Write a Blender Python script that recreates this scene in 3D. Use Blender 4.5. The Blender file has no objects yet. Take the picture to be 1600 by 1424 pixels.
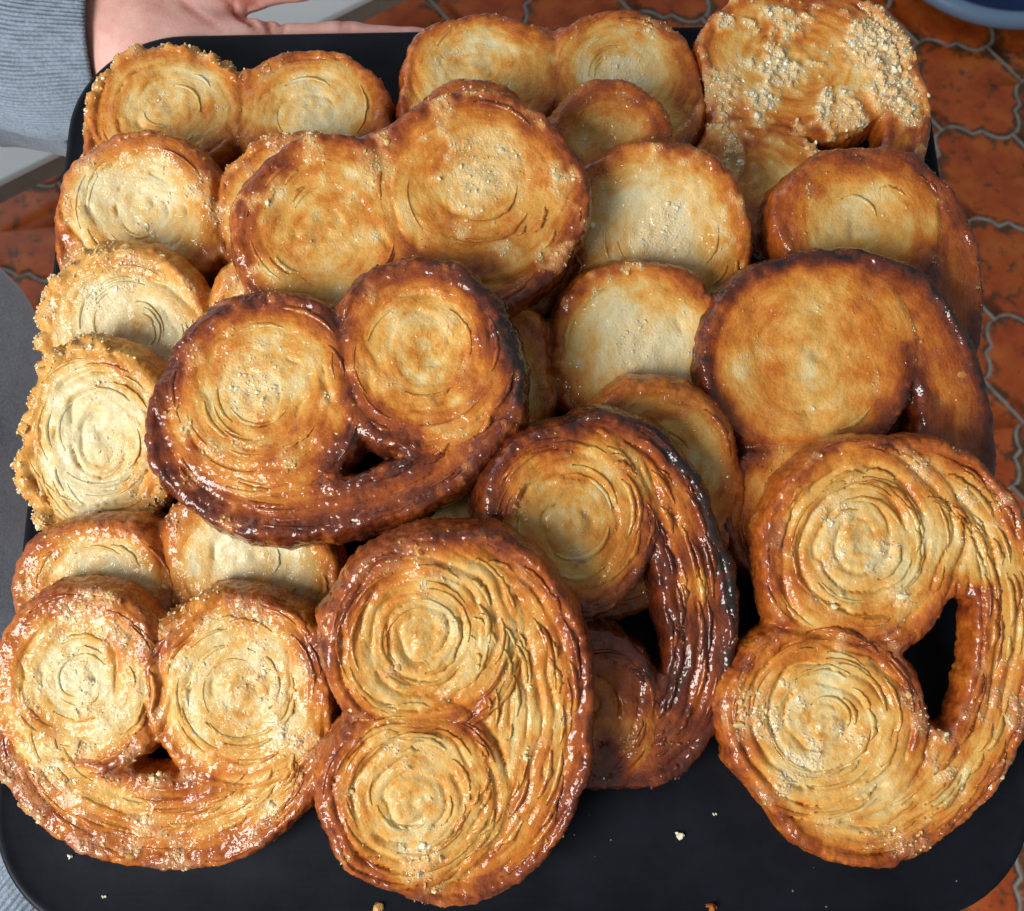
import bpy, math, random
import numpy as np
from mathutils import Vector, Matrix

S = bpy.context.scene
COL = S.collection
R = math.radians

# ---------------------------------------------------------------- camera, light, exposure
TRAY_Z = 1.07                                   # top of the baking tray above the floor
PITCH = R(18.5)                                 # camera tilt away from straight down
CAM = Vector((0, -0.47 * math.sin(PITCH), TRAY_Z + 0.47 * math.cos(PITCH)))
cd = bpy.data.cameras.new('camera'); cam = bpy.data.objects.new('camera', cd); COL.objects.link(cam)
cam.location = CAM; cam.rotation_euler = (PITCH, 0, 0)
cd.sensor_width = 36; cd.lens = 42.75; cd.clip_start = 0.02; cd.clip_end = 60
cd.dof.use_dof = True; cd.dof.focus_distance = 0.445; cd.dof.aperture_fstop = 26
S.camera = cam

w = bpy.data.worlds.new('World'); S.world = w; w.use_nodes = True
w.node_tree.nodes['Background'].inputs[0].default_value = (0.90, 0.95, 1.0, 1)
w.node_tree.nodes['Background'].inputs[1].default_value = 0.25

def area(name, loc, target, sx, sy, power, col):
    l = bpy.data.lights.new(name, 'AREA'); l.shape = 'RECTANGLE'; l.size = sx; l.size_y = sy
    l.energy = power; l.color = col
    o = bpy.data.objects.new(name, l); COL.objects.link(o); o.location = loc
    o.rotation_euler = (Vector(target) - Vector(loc)).to_track_quat('-Z', 'Y').to_euler()
    return o
# the daylight of a tall window to the left of and behind the photographer
area('window_light', (-1.0, -0.85, 2.05), (0, 0, 1.05), 0.70, 0.95, 39, (1.0, 0.99, 0.96))

# paler fill lamp added beyond the table to brighten its top
area('table_fill_light', (-1.5, 1.5, 2.0), (-0.35, 0.4, 0.75), 1.8, 1.6, 10, (0.92, 0.97, 1.0))

S.view_settings.view_transform = 'Standard'; S.view_settings.look = 'None'
S.view_settings.exposure = 0.0; S.view_settings.gamma = 1.0
S.render.engine = 'CYCLES'
S.cycles.max_bounces = 6; S.cycles.use_denoising = True

# ---------------------------------------------------------------- numeric helpers
class Noise:
    """Smooth value noise on a wrapped random lattice, vectorised."""
    def __init__(self, seed):
        self.t = np.random.RandomState(seed).rand(32, 32, 32).astype(np.float32) * 2 - 1
    def __call__(self, x, y, z=0.0):
        x, y, z = np.broadcast_arrays(np.asarray(x, np.float32), np.asarray(y, np.float32), np.asarray(z, np.float32))
        ix, iy, iz = np.floor(x), np.floor(y), np.floor(z)
        fx, fy, fz = x - ix, y - iy, z - iz
        fx = fx * fx * (3 - 2 * fx); fy = fy * fy * (3 - 2 * fy); fz = fz * fz * (3 - 2 * fz)
        i0, j0, k0 = ix.astype(np.int32) & 31, iy.astype(np.int32) & 31, iz.astype(np.int32) & 31
        i1, j1, k1 = (i0 + 1) & 31, (j0 + 1) & 31, (k0 + 1) & 31
        t = self.t
        a = t[i0, j0, k0] * (1 - fx) + t[i1, j0, k0] * fx
        b = t[i0, j1, k0] * (1 - fx) + t[i1, j1, k0] * fx
        c = t[i0, j0, k1] * (1 - fx) + t[i1, j0, k1] * fx
        d = t[i0, j1, k1] * (1 - fx) + t[i1, j1, k1] * fx
        a = a * (1 - fy) + b * fy
        c = c * (1 - fy) + d * fy
        return a * (1 - fz) + c * fz
    def fbm(self, x, y, z=0.0, n=3):
        s, a = 0.0, 1.0
        for _ in range(n):
            s = s + a * self(x, y, z); x = x * 2.03 + 7.1; y = y * 2.03 + 3.7; z = z * 2.03 + 1.3 if not np.isscalar(z) or z else z
            a *= 0.5
        return s

def smin(a, b, k):
    h = np.clip(0.5 + 0.5 * (b - a) / k, 0, 1)
    return b * (1 - h) + a * h - k * h * (1 - h)
def smax(a, b, k):
    return -smin(-a, -b, k)
def sstep(a, b, x):
    t = np.clip((x - a) / (b - a), 0, 1)
    return t * t * (3 - 2 * t)
def ell(x, y, cx, cy, rx, ry):
    u, v = (x - cx) / rx, (y - cy) / ry
    k0 = np.sqrt(u * u + v * v) + 1e-6
    k1 = np.sqrt((u / rx) ** 2 + (v / ry) ** 2) + 1e-6
    return k0 * (k0 - 1) / k1

def outline(P, x, y):
    """Signed distances (mm) of a palmier in its own plane: outline, two scrolls, outer ellipse."""
    s = P['s'] * 0.5
    dA = ell(x, y, -s, P.get('yA', 0), P['rA'][0], P['rA'][1])
    dB = ell(x, y, s, P.get('yB', 0), P['rB'][0], P['rB'][1])
    xl, xr = -s - P['rA'][0] - P.get('rimA', P['rim']), s + P['rB'][0] + P.get('rimB', P['rim'])
    cx, X = (xl + xr) / 2, (xr - xl) / 2
    ytop = min(P['rA'][1], P['rB'][1])
    cy = -(P['b'] - ytop) * 0.5 + P.get('yE', 0)
    Y = P['b'] + cy
    E = ell(x, y, cx, cy, X, Y)
    cut = y + P.get('cut', 4.0) - 0.95 * ytop * np.abs(x / (0.5 * (s + X))) ** 1.7
    band = smax(E, cut, 6)
    lobes = smin(dA, dB, P.get('neck', 4.0))
    hole = smax(smax(-dA + P.get('hg', 1.0), -dB + P.get('hg', 1.0), 2), E + P['t'], 3)
    hole = smax(hole, y + 3, 2)
    hole = smax(hole, np.abs(x - P.get('hx', 0.0)) - P.get('hw', 0.28) * P['s'], 3)
    out = smin(lobes, band, 4)
    out = smax(out, -hole, 2.0)
    return out, dA, dB, E, hole

def surface_nets(F, org, hx, hz):
    """Naive surface nets on a scalar grid; returns vertices and quads."""
    S = F < 0
    nx, ny, nz = F.shape
    c = [(i, j, k) for i in (0, 1) for j in (0, 1) for k in (0, 1)]
    cnt = np.zeros((nx - 1, ny - 1, nz - 1), np.int8)
    for i, j, k in c:
        cnt += S[i:nx - 1 + i, j:ny - 1 + j, k:nz - 1 + k]
    act = (cnt > 0) & (cnt < 8)
    I = np.argwhere(act)
    idx = np.full(act.shape, -1, np.int32); idx[act] = np.arange(len(I))
    V = [F[I[:, 0] + i, I[:, 1] + j, I[:, 2] + k] for i, j, k in c]
    acc = np.zeros((len(I), 3), np.float32); n = np.zeros(len(I), np.float32)
    for a in range(8):
        for b in range(a + 1, 8):
            d = np.array(c[b]) - np.array(c[a])
            if np.abs(d).sum() != 1: continue
            m = (V[a] < 0) != (V[b] < 0)
            t = np.where(m, V[a] / np.where(m, V[a] - V[b], 1), 0)
            p = np.array(c[a], np.float32)[None] + t[:, None] * d[None]
            acc += np.where(m[:, None], p, 0); n += m
    pos = I + acc / np.maximum(n, 1)[:, None]
    pos = pos * np.array([hx, hx, hz]) + np.array(org)
    quads = []
    for ax in range(3):
        sl0 = [slice(1, -1)] * 3; sl1 = [slice(1, -1)] * 3
        sl0[ax] = slice(0, -1); sl1[ax] = slice(1, None)
        a, b = S[tuple(sl0)], S[tuple(sl1)]
        e = np.argwhere(a != b)
        fl = a[tuple(e.T)]
        e = e + np.array([0 if q == ax else 1 for q in range(3)])
        u, v = (ax + 1) % 3, (ax + 2) % 3
        du, dv = np.eye(3, dtype=int)[u], np.eye(3, dtype=int)[v]
        q = [idx[tuple((e - o).T)] for o in (0 * du, du, du + dv, dv)]
        q = np.stack(q, 1)
        q[~fl] = q[~fl][:, ::-1]
        quads.append(q)
    Q = np.concatenate(quads)
    return pos.astype(np.float32), Q[(Q >= 0).all(1)]

# ---------------------------------------------------------------- mesh helpers
def mesh_from(name, V, Q, mat, attrs=None, normals=None, smooth=True):
    """One mesh from numpy arrays; Q is (n, k) with one polygon size."""
    me = bpy.data.meshes.new(name)
    n, k = Q.shape
    me.vertices.add(len(V)); me.vertices.foreach_set('co', np.ascontiguousarray(V, np.float32).ravel())
    me.loops.add(n * k); me.loops.foreach_set('vertex_index', np.ascontiguousarray(Q, np.int32).ravel())
    me.polygons.add(n); me.polygons.foreach_set('loop_start', np.arange(0, n * k, k, dtype=np.int32))
    me.polygons.foreach_set('loop_total', np.full(n, k, np.int32))
    me.polygons.foreach_set('use_smooth', np.full(n, smooth))
    me.update(calc_edges=True)
    for a, v in (attrs or {}).items():
        v = np.asarray(v, np.float32)
        if v.ndim == 2:
            me.attributes.new(a, 'FLOAT_VECTOR', 'POINT').data.foreach_set('vector', np.ascontiguousarray(v).ravel()); continue
        at = me.attributes.new(a, 'FLOAT', 'POINT'); at.data.foreach_set('value', np.ascontiguousarray(v, np.float32))
    if normals is not None:
        me.normals_split_custom_set_from_vertices(np.ascontiguousarray(normals, np.float32))
    me.materials.append(mat)
    return me

def link(name, me, parent=None, **props):
    o = bpy.data.objects.new(name, me); COL.objects.link(o)
    if parent is not None: o.parent = parent
    for k, v in props.items(): o[k] = v
    return o

def vnormals(V, Q):
    n = np.zeros_like(V)
    a, b, c, d = (V[Q[:, i]] for i in range(4))
    fn = np.cross(c - a, d - b)
    for i in range(4):
        for ax in range(3): n[:, ax] += np.bincount(Q[:, i], fn[:, ax], len(V)).astype(V.dtype)
    return n / np.maximum(np.linalg.norm(n, axis=1, keepdims=True), 1e-9)

def smooth_mesh(V, Q, it=1, f=0.5):
    e = np.concatenate([Q[:, [0, 1]], Q[:, [1, 2]], Q[:, [2, 3]], Q[:, [3, 0]]])
    cnt = np.bincount(e[:, 0], minlength=len(V)) + np.bincount(e[:, 1], minlength=len(V))
    for _ in range(it):
        s = np.zeros_like(V)
        for ax in range(3):
            s[:, ax] = np.bincount(e[:, 0], V[e[:, 1], ax], len(V)) + np.bincount(e[:, 1], V[e[:, 0], ax], len(V))
        V = V + f * (s / np.maximum(cnt, 1)[:, None] - V)
    return V

# ---------------------------------------------------------------- materials
def new_mat(name):
    m = bpy.data.materials.new(name); m.use_nodes = True
    nt = m.node_tree; b = nt.nodes['Principled BSDF']
    return m, nt, b
def nd(nt, t, **kw):
    n = nt.nodes.new(t)
    for k, v in kw.items(): setattr(n, k, v)
    return n
def noise(nt, scale, detail=3, rough=0.55, coord=None, dist=0.0):
    n = nd(nt, 'ShaderNodeTexNoise'); n.inputs['Scale'].default_value = scale
    n.inputs['Detail'].default_value = detail; n.inputs['Roughness'].default_value = rough; n.inputs['Distortion'].default_value = dist
    if coord is not None: nt.links.new(coord, n.inputs['Vector'])
    return n
def ramp(nt, src, stops):
    r = nd(nt, 'ShaderNodeValToRGB'); e = r.color_ramp.elements
    while len(e) < len(stops): e.new(0.5)
    for el, (p, c) in zip(e, stops): el.position = p; el.color = (*c, 1) if len(c) == 3 else c
    nt.links.new(src, r.inputs[0]); return r
def mth(nt, op, a, b=None, clamp=False):
    n = nd(nt, 'ShaderNodeMath', operation=op); n.use_clamp = clamp
    for i, v in enumerate((a, b)):
        if v is None: continue
        if isinstance(v, (int, float)): n.inputs[i].default_value = v
        else: nt.links.new(v, n.inputs[i])
    return n.outputs[0]

def pastry_material():
    m, nt, b = new_mat('baked_pastry'); L = nt.links.new
    tc = nd(nt, 'ShaderNodeTexCoord').outputs['Object']
    br = nd(nt, 'ShaderNodeAttribute', attribute_name='brown').outputs['Fac']
    su = nd(nt, 'ShaderNodeAttribute', attribute_name='sugar').outputs['Fac']
    fk = nd(nt, 'ShaderNodeAttribute', attribute_name='flake').outputs['Vector']
    mp = nd(nt, 'ShaderNodeMapping'); mp.inputs['Scale'].default_value = (1.1, 1.6, 1.6); L(fk, mp.inputs[0])
    fl = noise(nt, 1.0, 3, 0.65, mp.outputs[0])                       # leaves of dough along the coil
    n1 = noise(nt, 420, 4, 0.6, tc); n2 = noise(nt, 1300, 2, 0.6, tc)
    v = mth(nt, 'ADD', br, mth(nt, 'MULTIPLY', mth(nt, 'SUBTRACT', n1.outputs[0], 0.5), 0.26))
    v = mth(nt, 'ADD', v, mth(nt, 'MULTIPLY', mth(nt, 'SUBTRACT', n2.outputs[0], 0.5), 0.16))
    v = mth(nt, 'ADD', v, mth(nt, 'MULTIPLY', mth(nt, 'SUBTRACT', fl.outputs[0], 0.5), 0.24))
    v = mth(nt, 'DIVIDE', v, 1.4, True)
    cr = ramp(nt, v, [(0.0, (0.68, 0.585, 0.35)), (0.12, (0.67, 0.49, 0.215)), (0.26, (0.64, 0.345, 0.078)),
                      (0.42, (0.54, 0.180, 0.018)), (0.58, (0.33, 0.070, 0.006)), (0.76, (0.125, 0.019, 0.003)), (1.0, (0.014, 0.006, 0.004))])
    # melted and grainy sugar
    vo = nd(nt, 'ShaderNodeTexVoronoi'); vo.inputs['Scale'].default_value = 1000; L(tc, vo.inputs['Vector'])
    grain = mth(nt, 'LESS_THAN', vo.outputs['Distance'], 0.45)
    sf = mth(nt, 'MULTIPLY', mth(nt, 'ADD', mth(nt, 'MULTIPLY', grain, 0.30), 0.58), mth(nt, 'MULTIPLY', su, mth(nt, 'SUBTRACT', 1.0, mth(nt, 'MULTIPLY', br, 0.85, True))), True)
    mx = nd(nt, 'ShaderNodeMix', data_type='RGBA'); L(sf, mx.inputs[0]); L(cr.outputs[0], mx.inputs[6]); mx.inputs[7].default_value = (0.76, 0.58, 0.34, 1)
    L(mx.outputs[2], b.inputs['Base Color'])
    b.inputs['Roughness'].default_value = 0.6; b.inputs['IOR'].default_value = 1.3
    # glaze: patches of wet melted sugar over everything, heavier on the caramel
    g = noise(nt, 170, 3, 0.6, tc)
    wet = mth(nt, 'MULTIPLY', mth(nt, 'ADD', mth(nt, 'SUBTRACT', g.outputs[0], 0.36), mth(nt, 'MULTIPLY', br, 0.15)), 3.0, True)
    L(mth(nt, 'MULTIPLY', wet, mth(nt, 'ADD', mth(nt, 'MULTIPLY', br, 0.6), 0.6), True), b.inputs['Coat Weight'])
    b.inputs['Coat Roughness'].default_value = 0.05; b.inputs['Coat IOR'].default_value = 1.5
    h = mth(nt, 'ADD', mth(nt, 'MULTIPLY', n1.outputs[0], 0.0006), mth(nt, 'MULTIPLY', n2.outputs[0], 0.00018))
    h = mth(nt, 'ADD', h, mth(nt, 'MULTIPLY', fl.outputs[0], 0.0003))
    h = mth(nt, 'ADD', h, mth(nt, 'MULTIPLY', mth(nt, 'MULTIPLY', mth(nt, 'SUBTRACT', 0.6, vo.outputs['Distance']), 0.0006), mth(nt, 'ADD', su, 0.08)))
    bp = nd(nt, 'ShaderNodeBump'); bp.inputs['Strength'].default_value = 0.7; bp.inputs['Distance'].default_value = 1.0
    L(h, bp.inputs['Height']); L(bp.outputs[0], b.inputs['Normal'])
    n4 = noise(nt, 480, 1, 0.5, tc)
    h2 = mth(nt, 'ADD', mth(nt, 'MULTIPLY', n4.outputs[0], 0.00055), mth(nt, 'MULTIPLY', n2.outputs[0], 0.00005))
    bp2 = nd(nt, 'ShaderNodeBump'); bp2.inputs['Strength'].default_value = 1.0; bp2.inputs['Distance'].default_value = 1.0
    L(h2, bp2.inputs['Height'])
    # crystal facets in the glaze, each tilted its own way
    vf = nd(nt, 'ShaderNodeTexVoronoi'); vf.inputs['Scale'].default_value = 1350; L(tc, vf.inputs['Vector'])
    fm = noise(nt, 240, 2, 0.6, tc)
    fs = mth(nt, 'MULTIPLY', mth(nt, 'ADD', mth(nt, 'MULTIPLY', mth(nt, 'SUBTRACT', fm.outputs[0], 0.46), 4.0, True), 0.06), mth(nt, 'MULTIPLY', mth(nt, 'SUBTRACT', 1.15, br, True), 0.9))
    vs = nd(nt, 'ShaderNodeVectorMath', operation='SUBTRACT'); L(vf.outputs['Color'], vs.inputs[0]); vs.inputs[1].default_value = (0.5, 0.5, 0.5)
    vm = nd(nt, 'ShaderNodeVectorMath', operation='SCALE'); L(vs.outputs[0], vm.inputs[0]); L(fs, vm.inputs['Scale'])
    va = nd(nt, 'ShaderNodeVectorMath', operation='ADD'); L(bp2.outputs[0], va.inputs[0]); L(vm.outputs[0], va.inputs[1])
    vn = nd(nt, 'ShaderNodeVectorMath', operation='NORMALIZE'); L(va.outputs[0], vn.inputs[0])
    L(vn.outputs[0], b.inputs['Coat Normal'])
    b.inputs['Subsurface Weight'].default_value = 0.2; b.inputs['Subsurface Scale'].default_value = 0.003
    b.inputs['Subsurface Radius'].default_value = (1.0, 0.45, 0.12)
    return m

def sugar_material():
    m, nt, b = new_mat('caramelised_sugar'); L = nt.links.new
    br = nd(nt, 'ShaderNodeAttribute', attribute_name='brown').outputs['Fac']
    cr = ramp(nt, br, [(0.0, (0.90, 0.80, 0.58)), (0.3, (0.86, 0.64, 0.34)), (0.55, (0.74, 0.38, 0.11)), (0.8, (0.40, 0.13, 0.025)), (1.0, (0.15, 0.035, 0.008))])
    L(cr.outputs[0], b.inputs['Base Color']); b.inputs['Roughness'].default_value = 0.18; b.inputs['IOR'].default_value = 1.5
    b.inputs['Subsurface Weight'].default_value = 0.6; b.inputs['Subsurface Scale'].default_value = 0.003
    b.inputs['Subsurface Radius'].default_value = (1.0, 0.6, 0.3)
    return m

PASTRY = pastry_material(); SUGAR = sugar_material()

# ---------------------------------------------------------------- palmiers
_t = (1 + 5 ** 0.5) / 2
ICO_V = np.array([(-1, _t, 0), (1, _t, 0), (-1, -_t, 0), (1, -_t, 0), (0, -1, _t), (0, 1, _t), (0, -1, -_t), (0, 1, -_t), (_t, 0, -1), (_t, 0, 1), (-_t, 0, -1), (-_t, 0, 1)], np.float32) / 1.9
ICO_F = np.array([(0, 11, 5), (0, 5, 1), (0, 1, 7), (0, 7, 10), (0, 10, 11), (1, 5, 9), (5, 11, 4), (11, 10, 2), (10, 7, 6), (7, 1, 8), (3, 9, 4), (3, 4, 2), (3, 2, 6), (3, 6, 8), (3, 8, 9), (4, 9, 5), (2, 4, 11), (6, 2, 10), (8, 6, 7), (9, 8, 1)], np.int32)

def lumps(P, rad, brown, rng):
    """Irregular crystals at points P with radii rad, joined."""
    n = len(P)
    v = ICO_V[None] * (1 + 0.28 * rng.randn(n, 12, 1)).clip(0.55, 1.6)
    ax = rng.randn(n, 3, 3); q, _ = np.linalg.qr(ax)
    v = np.einsum('nij,nkj->nki', q, v * (1 + 0.3 * rng.randn(n, 1, 3)).clip(0.5, 1.6))
    v = v * rad[:, None, None] + P[:, None]
    f = ICO_F[None] + (np.arange(n) * 12)[:, None, None]
    return v.reshape(-1, 3).astype(np.float32), f.reshape(-1, 3), np.repeat(brown, 12)

def fields(P, st, N, X, Y):
    """Everything the face of a palmier is made of, at points X, Y (mm, in its own plane)."""
    x = X + 1.9 * N(X / 21, Y / 21, 1.5) + 0.8 * N(X / 8, Y / 8, 2.5)
    y = Y + 1.9 * N(X / 21, Y / 21, 4.5) + 0.8 * N(X / 8, Y / 8, 5.5)
    out, dA, dB, E, hole = outline(P, x, y)
    rag = st.get('rag', 0.75)
    out = out + rag * N(X / 3.1, Y / 3.1, 7.5) + 0.9 * rag * N(X / 6.5, Y / 6.5, 8.5) + 0.9 * rag * N(X / 14, Y / 14, 9.5)
    depth = -out
    s = P['s'] / 2
    isA = dA < dB
    cx = np.where(isA, -s, s); sg = np.where(isA, 1.0, -1.0)
    jx = np.where(isA, st['cj'][0], st['cj'][2]); jy = np.where(isA, st['cj'][1], st['cj'][3])
    rx = np.where(isA, P['rA'][0], P['rB'][0]); ry = np.where(isA, P['rA'][1], P['rB'][1])
    RR = (rx + ry) / 2
    lx, ly = (x - cx), (y - np.where(isA, P.get('yA', 0), P.get('yB', 0)))
    fall = np.clip(1 - np.sqrt((lx / rx) ** 2 + (ly / ry) ** 2), 0, 1)
    lx = (lx - jx * fall) / rx * RR; ly = (ly - jy * fall) / ry * RR
    r = np.sqrt(lx * lx + ly * ly); ph = np.arctan2(ly, lx)
    cph, sph = np.cos(ph), np.sin(ph)
    p = st.get('pitch', 8.0)
    irr = 0.55 * N(X / 14, Y / 14, 11.5) + 0.11 * N(X / 6, Y / 6, 12.5)
    uL = r / p + sg * ph / (2 * math.pi) + irr
    pB = p * st.get('bp', 0.62)
    uB = -E / pB + 0.8 * irr + 20
    mL = sstep(1.2, -1.2, np.minimum(dA, dB))                # 1 on a scroll, 0 on the outer band
    u = np.where(mL > 0.5, uL, uB); pp = np.where(mL > 0.5, p, pB)
    lay = np.floor(u); fr = u - lay
    # per layer random along its length
    ca = np.where(mL > 0.5, cph * r / 9, X / 11); sa = np.where(mL > 0.5, sph * r / 9, Y / 11)
    gap = N(ca + lay * 3.3, sa, lay * 1.7 + 0.5)
    tone = N(ca * 0.8 + 5, sa * 0.8 + lay * 2.1, 17.5)
    dg = np.minimum(fr, 1 - fr) * pp                         # mm to the nearest layer joint
    # fine flaky leaves between the joints
    ff = r * 0.9 if True else 0
    fib = N(np.where(mL > 0.5, r / 0.95, -E / 0.85) + 0.8 * irr, np.where(mL > 0.5, cph * 2.2, X / 16), np.where(mL > 0.5, sph * 2.2, Y / 16))
    fib2 = N(np.where(mL > 0.5, r / 2.1, -E / 1.9) + irr + 9, np.where(mL > 0.5, cph * 3, X / 12), np.where(mL > 0.5, sph * 3, Y / 12) + 3)
    return dict(x=x, y=y, out=out, depth=depth, dA=dA, dB=dB, E=E, hole=hole, r=r, RR=RR, ph=ph, mL=mL, fr=fr, gap=gap, tone=tone, dg=dg, fib=fib, fib2=fib2, isA=isA, lay=lay,
                flake=np.stack([np.where(mL > 0.5, r + 1.5 * irr, -E + 1.5 * irr + 50), np.where(mL > 0.5, cph * 5.0, X / 8), np.where(mL > 0.5, sph * 5.0, Y / 8)], -1))

def top_height(P, st, N, X, Y, f, H0):
    Rr = 3.8
    d = np.clip(f['depth'], 0, Rr)
    z = H0 - (Rr - np.sqrt(np.maximum(Rr * Rr - (Rr - d) ** 2, 0)))
    rel = sstep(0.3, 3.5, f['depth'])
    rn = f['r'] / f['RR']
    lob = f['mL']
    amp = 0.72 * st.get('relief', 1.0)
    heart = sstep(0.06, 0.30, rn) * lob + (1 - lob)              # the middle of a scroll is crumpled, not coiled
    prof = np.minimum((1 - f['fr']) * 1.1, f['fr'] * 7) - 0.45
    z = z + rel * amp * (0.85 * prof * sstep(-0.25, 0.6, f['tone']) * heart + 0.30 * f['fib'] + 0.38 * f['fib2'])
    g = sstep(0.12, 0.62, f['gap'] + st.get('gaps', 0.0))
    z = z - rel * amp * heart * (2.1 * g) * np.exp(-(f['dg'] / (0.70 + 0.45 * g)) ** 2)
    z = z + lob * (1 - heart) * 1.2 * N(X / 4, Y / 4, 20.5)
    # pale centres sink, the turns round them stand proud
    z = z + lob * st.get('dome', 0.5) * 1.5 * (np.exp(-((rn - 0.70) / 0.2) ** 2) - 1.2 * np.exp(-(rn / 0.42) ** 2))
    z = z + 0.9 * np.exp(-((f['depth'] - 3.6) / 2.2) ** 2) * (0.6 + N(X / 9, Y / 9, 21.5))
    dl = np.minimum(np.abs(f['dA']), np.abs(f['dB']))
    inb = sstep(1, -3, f['E']) * sstep(4, -8, f['y']) * sstep(0.5, 4, -f['E'])
    z = z - st.get('crev', 1.6) * np.exp(-(dl / 1.0) ** 2) * inb * (0.15 + 0.85 * sstep(-0.2, 0.5, N(X / 13, Y / 13, 23.5)))
    z = z - st.get('vee', 3.5) * np.exp(-((f['dA'] - f['dB']) / 3.6) ** 2) * sstep(-12, 2, np.minimum(f['dA'], f['dB'])) * sstep(-16, -4, f['y'])
    z = z - st.get('bandlow', 0.5) * (1 - lob) * sstep(0, 8, -f['E'])
    z = z + 1.5 * N(X / 26, Y / 26, 25.5) + 0.7 * N(X / 8, Y / 8, 26.5) + 0.22 * N(X / 2.6, Y / 2.6, 27.5)
    return z

def make_palmier(name, P, th, st, seed, h):
    N = Noise(seed); rng = np.random.RandomState(seed + 1000)
    st = dict(st); st.setdefault('cj', rng.uniform(-4, 4, 4))
    s = P['s'] / 2; H0 = th / 2 + 0.5
    xl = -s - P['rA'][0] - P.get('rimA', P['rim']) - 8; xr = s + P['rB'][0] + P.get('rimB', P['rim']) + 8
    yl = -P['b'] - 9; yr = max(P['rA'][1], P['rB'][1]) + 8
    gx = np.arange(xl, xr, h, dtype=np.float32); gy = np.arange(yl, yr, h, dtype=np.float32)
    hz = 1.4; gz = np.arange(-H0 - 4.2, H0 + 6.5, hz, dtype=np.float32)
    X, Y = np.meshgrid(gx, gy, indexing='ij')
    f = fields(P, st, N, X, Y)
    zt = top_height(P, st, N, X, Y, f, H0)
    d = np.clip(f['depth'], 0, 4)
    zb = -H0 + (4 - np.sqrt(np.maximum(16 - (4 - d) ** 2, 0))) + 0.8 * N(X / 10, Y / 10, 31.5)
    bul = 0.016 * (gz + 2.5) ** 2 - 0.6
    F = np.maximum(np.maximum(gz[None, None] - zt[..., None], zb[..., None] - gz[None, None]), f['out'][..., None] + bul[None, None])
    V, Q = surface_nets(F.astype(np.float32), (xl, yl, gz[0]), h, hz)
    V = smooth_mesh(V, Q, 1, 0.35)
    n = vnormals(V, Q)
    g = fields(P, st, N, V[:, 0], V[:, 1])
    x, y = V[:, 0], V[:, 1]
    side = sstep(0.75, 0.25, n[:, 2])
    # ----- sugar and browning
    rimd = sstep(st.get('rimw', 9.0), 1.5, g['depth'] + 1.2 * N(x / 5, y / 5, 41.5)); rimd = np.maximum(rimd, side)
    sdir = 0.0
    if 'sdir' in st:
        a = R(st['sdir']); c = np.array([math.cos(a), math.sin(a)])
        pr = (x * c[0] + y * c[1]) / (0.5 * (xr - xl))
        sdir = sstep(0.2, 0.75, pr)
    sug = st.get('sugar', 0.3)
    sm = sstep(0.0, 0.75, N(x / 8, y / 8, 43.5) + 0.6 * N(x / 3, y / 3, 44.5) + 0.9 * sug - 0.35 + st.get('sdamt', 0.9) * sdir)
    if 'spot' in st:
        for (qx, qy, qr, qa) in st['spot']: sm = np.maximum(sm, qa * sstep(qr, 0.4 * qr, np.hypot(x - qx, y - qy) + 3.5 * N(x / 4, y / 4, 45.5)))
    sm = sm * (1 - sstep(0.35, 0.9, side)) * np.clip(sug * 2.2, 0, 1) if 'sdir' not in st else sm * np.clip(sug * 2.2, 0, 1)
    rn = g['r'] / g['RR']
    cen = sstep(0.72, 0.22, rn + 0.22 * N(x / 9, y / 9, 47.5)) * g['mL']
    br = st['tone'] + 0.05 + 0.28 * N(x / 13, y / 13, 48.5) + 0.16 * N(x / 5, y / 5, 49.5) + 0.26 * sstep(16.0, 3.0, g['depth'])
    br = br + st.get('toneA', 0.0) * sstep(6.0, -10.0, x)  # first scroll made browner; on palmier C this paints in its shade
    br = br - st.get('pale', 0.3) * cen
    br = br + st.get('streak', 0.75) * (0.15 * g['fib2'] + 0.10 * g['fib'] + 0.14 * g['tone'] + 0.10 * (0.5 - g['fr']))
    inner = np.exp(-(g['dg'] / 0.8) ** 2) * sstep(0.1, 0.5, g['gap'])
    br = np.where(g['mL'] < 0.5, br + st.get('bandtone', 0.10), br)
    br = np.maximum(br, 0.0)
    dk = st['rim'] + 0.15
    if 'char' in st:
        for (ca, cw, cs) in st['char']:
            an = np.arctan2(y + 0.25 * P['b'], x); da = np.abs((an - R(ca) + math.pi) % (2 * math.pi) - math.pi)
            dk = dk + cs * sstep(R(cw), R(cw) * 0.35, da + 0.25 * N(x / 9, y / 9, 51.5)) * sstep(-9.0, -3.0, np.maximum(g['E'], np.where(y > 0, -g['depth'], -50)))
    br = br * (1 - rimd) + np.maximum(br, dk * (0.90 + 0.20 * N(x / 6, y / 6, 52.5) + 0.14 * N(x / 2.5, y / 2.5, V[:, 2] / 2.5))) * rimd
    hb = sstep(-2, 2.0, -g['hole'] + 3.0) * sstep(0.8, 0.2, n[:, 2])
    br = np.maximum(br, hb * st['rim'] * 0.85)
    if 'spot' in st: br = br * (1 - 0.55 * np.clip(sm, 0, 1))
    br = np.where(n[:, 2] < -0.2, np.maximum(br, 0.75), br)
    # ----- fine displacement: caramel blisters on the rim, sugar lumps
    z3 = V[:, 2]
    disp = rimd * (0.55 * np.abs(N(x / 2.6, y / 2.6, z3 / 2.6)) + 0.25 * N(x / 1.3, y / 1.3, z3 / 1.3)) + 0.10 * N(x / 1.2, y / 1.2, z3 / 1.2)
    disp += sm * st.get('coral', 0.7) * (1.0 * np.maximum(N(x / 1.8, y / 1.8, z3 / 1.8) + 0.5 * N(x / 3.5, y / 3.5, 71.5), -0.15) + 0.3)
    fr_m = np.zeros(len(V), np.float32)
    an = np.arctan2(y + 0.2 * P['b'], x)
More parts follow.
